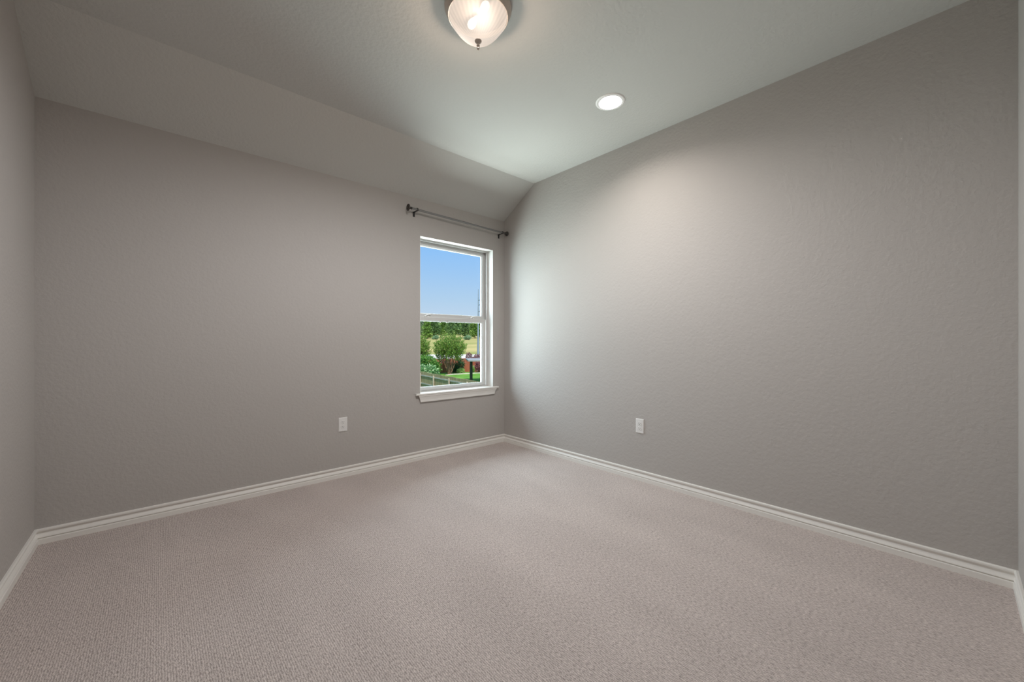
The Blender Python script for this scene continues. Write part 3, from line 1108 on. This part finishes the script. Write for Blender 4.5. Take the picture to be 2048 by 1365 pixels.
for q in (G(942.3, 40.6), W(0.2, 41.2), W(-0.4, 43.6)):
    MB().box(q.x - 0.105, q.x + 0.105, q.y - 0.105, q.y + 0.105, GROUND, GROUND + 2.20).build('post', M_dpost, pr)

# steel utility pole
M_pole = material('galvanised_steel', (0.22, 0.28, 0.33), 0.6, metal=0.2)
pb = G(956.5, 75.0)
pole = thing('utility_pole', tuple(pb), 'tall tapering grey steel utility pole behind the patio roof, rising into the sky', 'pole')
ZP = EYE + 105 * 75 / F_PX
MB().tube([pb, pb + Vector((0, 0, 3.2)), Vector((pb.x, pb.y, 5.5)), Vector((pb.x, pb.y, 9.0)), Vector((pb.x, pb.y, ZP))], [0.26, 0.22, 0.11, 0.075, 0.045], 14).build('shaft', M_pole, pole, smooth=True)
right = Vector((CY, -SY, 0))
M_ins = material('dark_insulator', (0.10, 0.14, 0.18), 0.5)
for z in (8.95, 8.05, 6.8):
    c = Vector((pb.x, pb.y, z))
    MB().tube([c, c + right * 0.12, c + right * 0.20 + Vector((0, 0, 0.05)), c + right * 0.23 + Vector((0, 0, 0.16))], [0.045, 0.05, 0.08, 0.07], 8).build('insulator', M_ins, pole, smooth=True)

# distant treeline, each tree by itself
trees = [
    (748, 250, 13.6, 5.2, M_tr_b, 'mid green rounded tree', 'far beyond the left jamb of the window'),
    (776, 236, 14.2, 5.4, M_tr_a, 'wide dark tree', 'beyond the left jamb of the window'),
    (804, 262, 13.8, 5.2, M_tr_c, 'pale hazy wide tree', 'just outside the left end of the treeline'),
    (829, 238, 15.0, 4.96, M_tr_a, 'dark rounded tree', 'at the far left end of the treeline'),
    (843, 262, 14.0, 3.35, M_tr_g, 'greyish thin tree', 'at the left end of the distant treeline'),
    (854, 228, 12.6, 2.42, M_tr_b, 'bright green upright cedar', 'standing in front of the left treeline'),
    (861, 284, 16.0, 4.77, M_tr_c, 'pale hazy tree', 'behind the bright green cedar'),
    (869, 247, 12.8, 3.70, M_tr_a, 'dark round tree', 'right of the bright green cedar'),
    (881, 274, 15.5, 4.57, M_tr_c, 'pale hazy tree', 'in the gap left of the widest dark tree'),
    (890, 258, 13.2, 3.48, M_tr_b, 'mid green rounded tree', 'touching the left side of the widest dark tree'),
    (906, 234, 13.6, 4.56, M_tr_a, 'widest dark round tree', 'in the middle of the distant treeline'),
    (920, 268, 15.0, 4.36, M_tr_b, 'mid green rounded tree', 'behind the right side of the widest dark tree'),
    (930, 249, 12.6, 2.83, M_tr_a, 'narrow dark tree', 'right of the widest dark tree'),
    (940, 286, 14.6, 4.40, M_tr_c, 'pale hazy tree', 'left of the utility pole'),
    (950, 236, 11.6, 2.95, M_tr_b, 'low light green tree', 'next to the utility pole'),
    (962, 258, 13.6, 4.44, M_tr_a, 'dark rounded tree', 'behind the utility pole at the window edge'),
    (982, 240, 14.0, 5.2, M_tr_b, 'wide mid green tree', 'just beyond the right jamb of the window'),
    (1008, 262, 14.4, 5.6, M_tr_a, 'wide dark tree', 'right of the window opening'),
    (1036, 242, 13.6, 5.4, M_tr_c, 'pale hazy wide tree', 'far right of the window opening'),
    (1066, 258, 14.2, 5.6, M_tr_a, 'broad dark tree', 'at the far right end of the treeline'),
]
for i, (px, s, H, R, mat, what, where) in enumerate(trees):
    b = G(px, s)
    H *= 0.96
    cone = 'cedar' in what
    if cone:
        cr_ = [(0, 0, H * 0.22, R, H * 0.20), (0, 0, H * 0.48, R * 0.86, H * 0.24), (0.2, 0, H * 0.74, R * 0.60, H * 0.24), (0, 0, H * 0.90, R * 0.3, H * 0.12)]
    else:
        rng = random.Random(100 + i)
        cr_ = [(0, 0, H * 0.52, R * 0.9, H * 0.34), (-R * 0.45, 0.5, H * 0.42, R * 0.62, H * 0.30), (R * 0.5, -0.5, H * 0.40, R * 0.60, H * 0.28),
               (rng.uniform(-0.3, 0.3) * R, -1, H * 0.78, R * 0.62, H * 0.22), (rng.uniform(-0.4, 0.4) * R, -R * 0.5, H * 0.26, R * 0.6, H * 0.2)]
    blob_plant('cedar_tree' if cone else 'broadleaf_tree', b, cr_, 2300, 1.15, mat, what + ' ' + where, 'tree', 'trees of the distant treeline', seed=40 + i,
               trunk=(0.28, H * 0.5, M_bark, 1, 0), hollow=0.55)
for i, (px, s, r, lab) in enumerate(((936, 205, 1.7, 'small pale green bush in the meadow left of the utility pole'),
                                     (872, 214, 1.6, 'small bush at the top of the meadow under the dark trees'))):
    blob_plant('bush', G(px, s), [(0, 0, r * 0.6, r, r * 0.7), (-r * 0.8, 0, r * 0.4, r * 0.6, r * 0.45)], 900, 0.6, M_tr_c, lab, 'bush', seed=80 + i, trunk=(0.08, r * 0.6, M_bark, 2, 0.3))

for ob in bpy.data.objects:
    if ob.parent is None and ob.type == 'EMPTY' and not ob.children:
        bpy.data.objects.remove(ob)
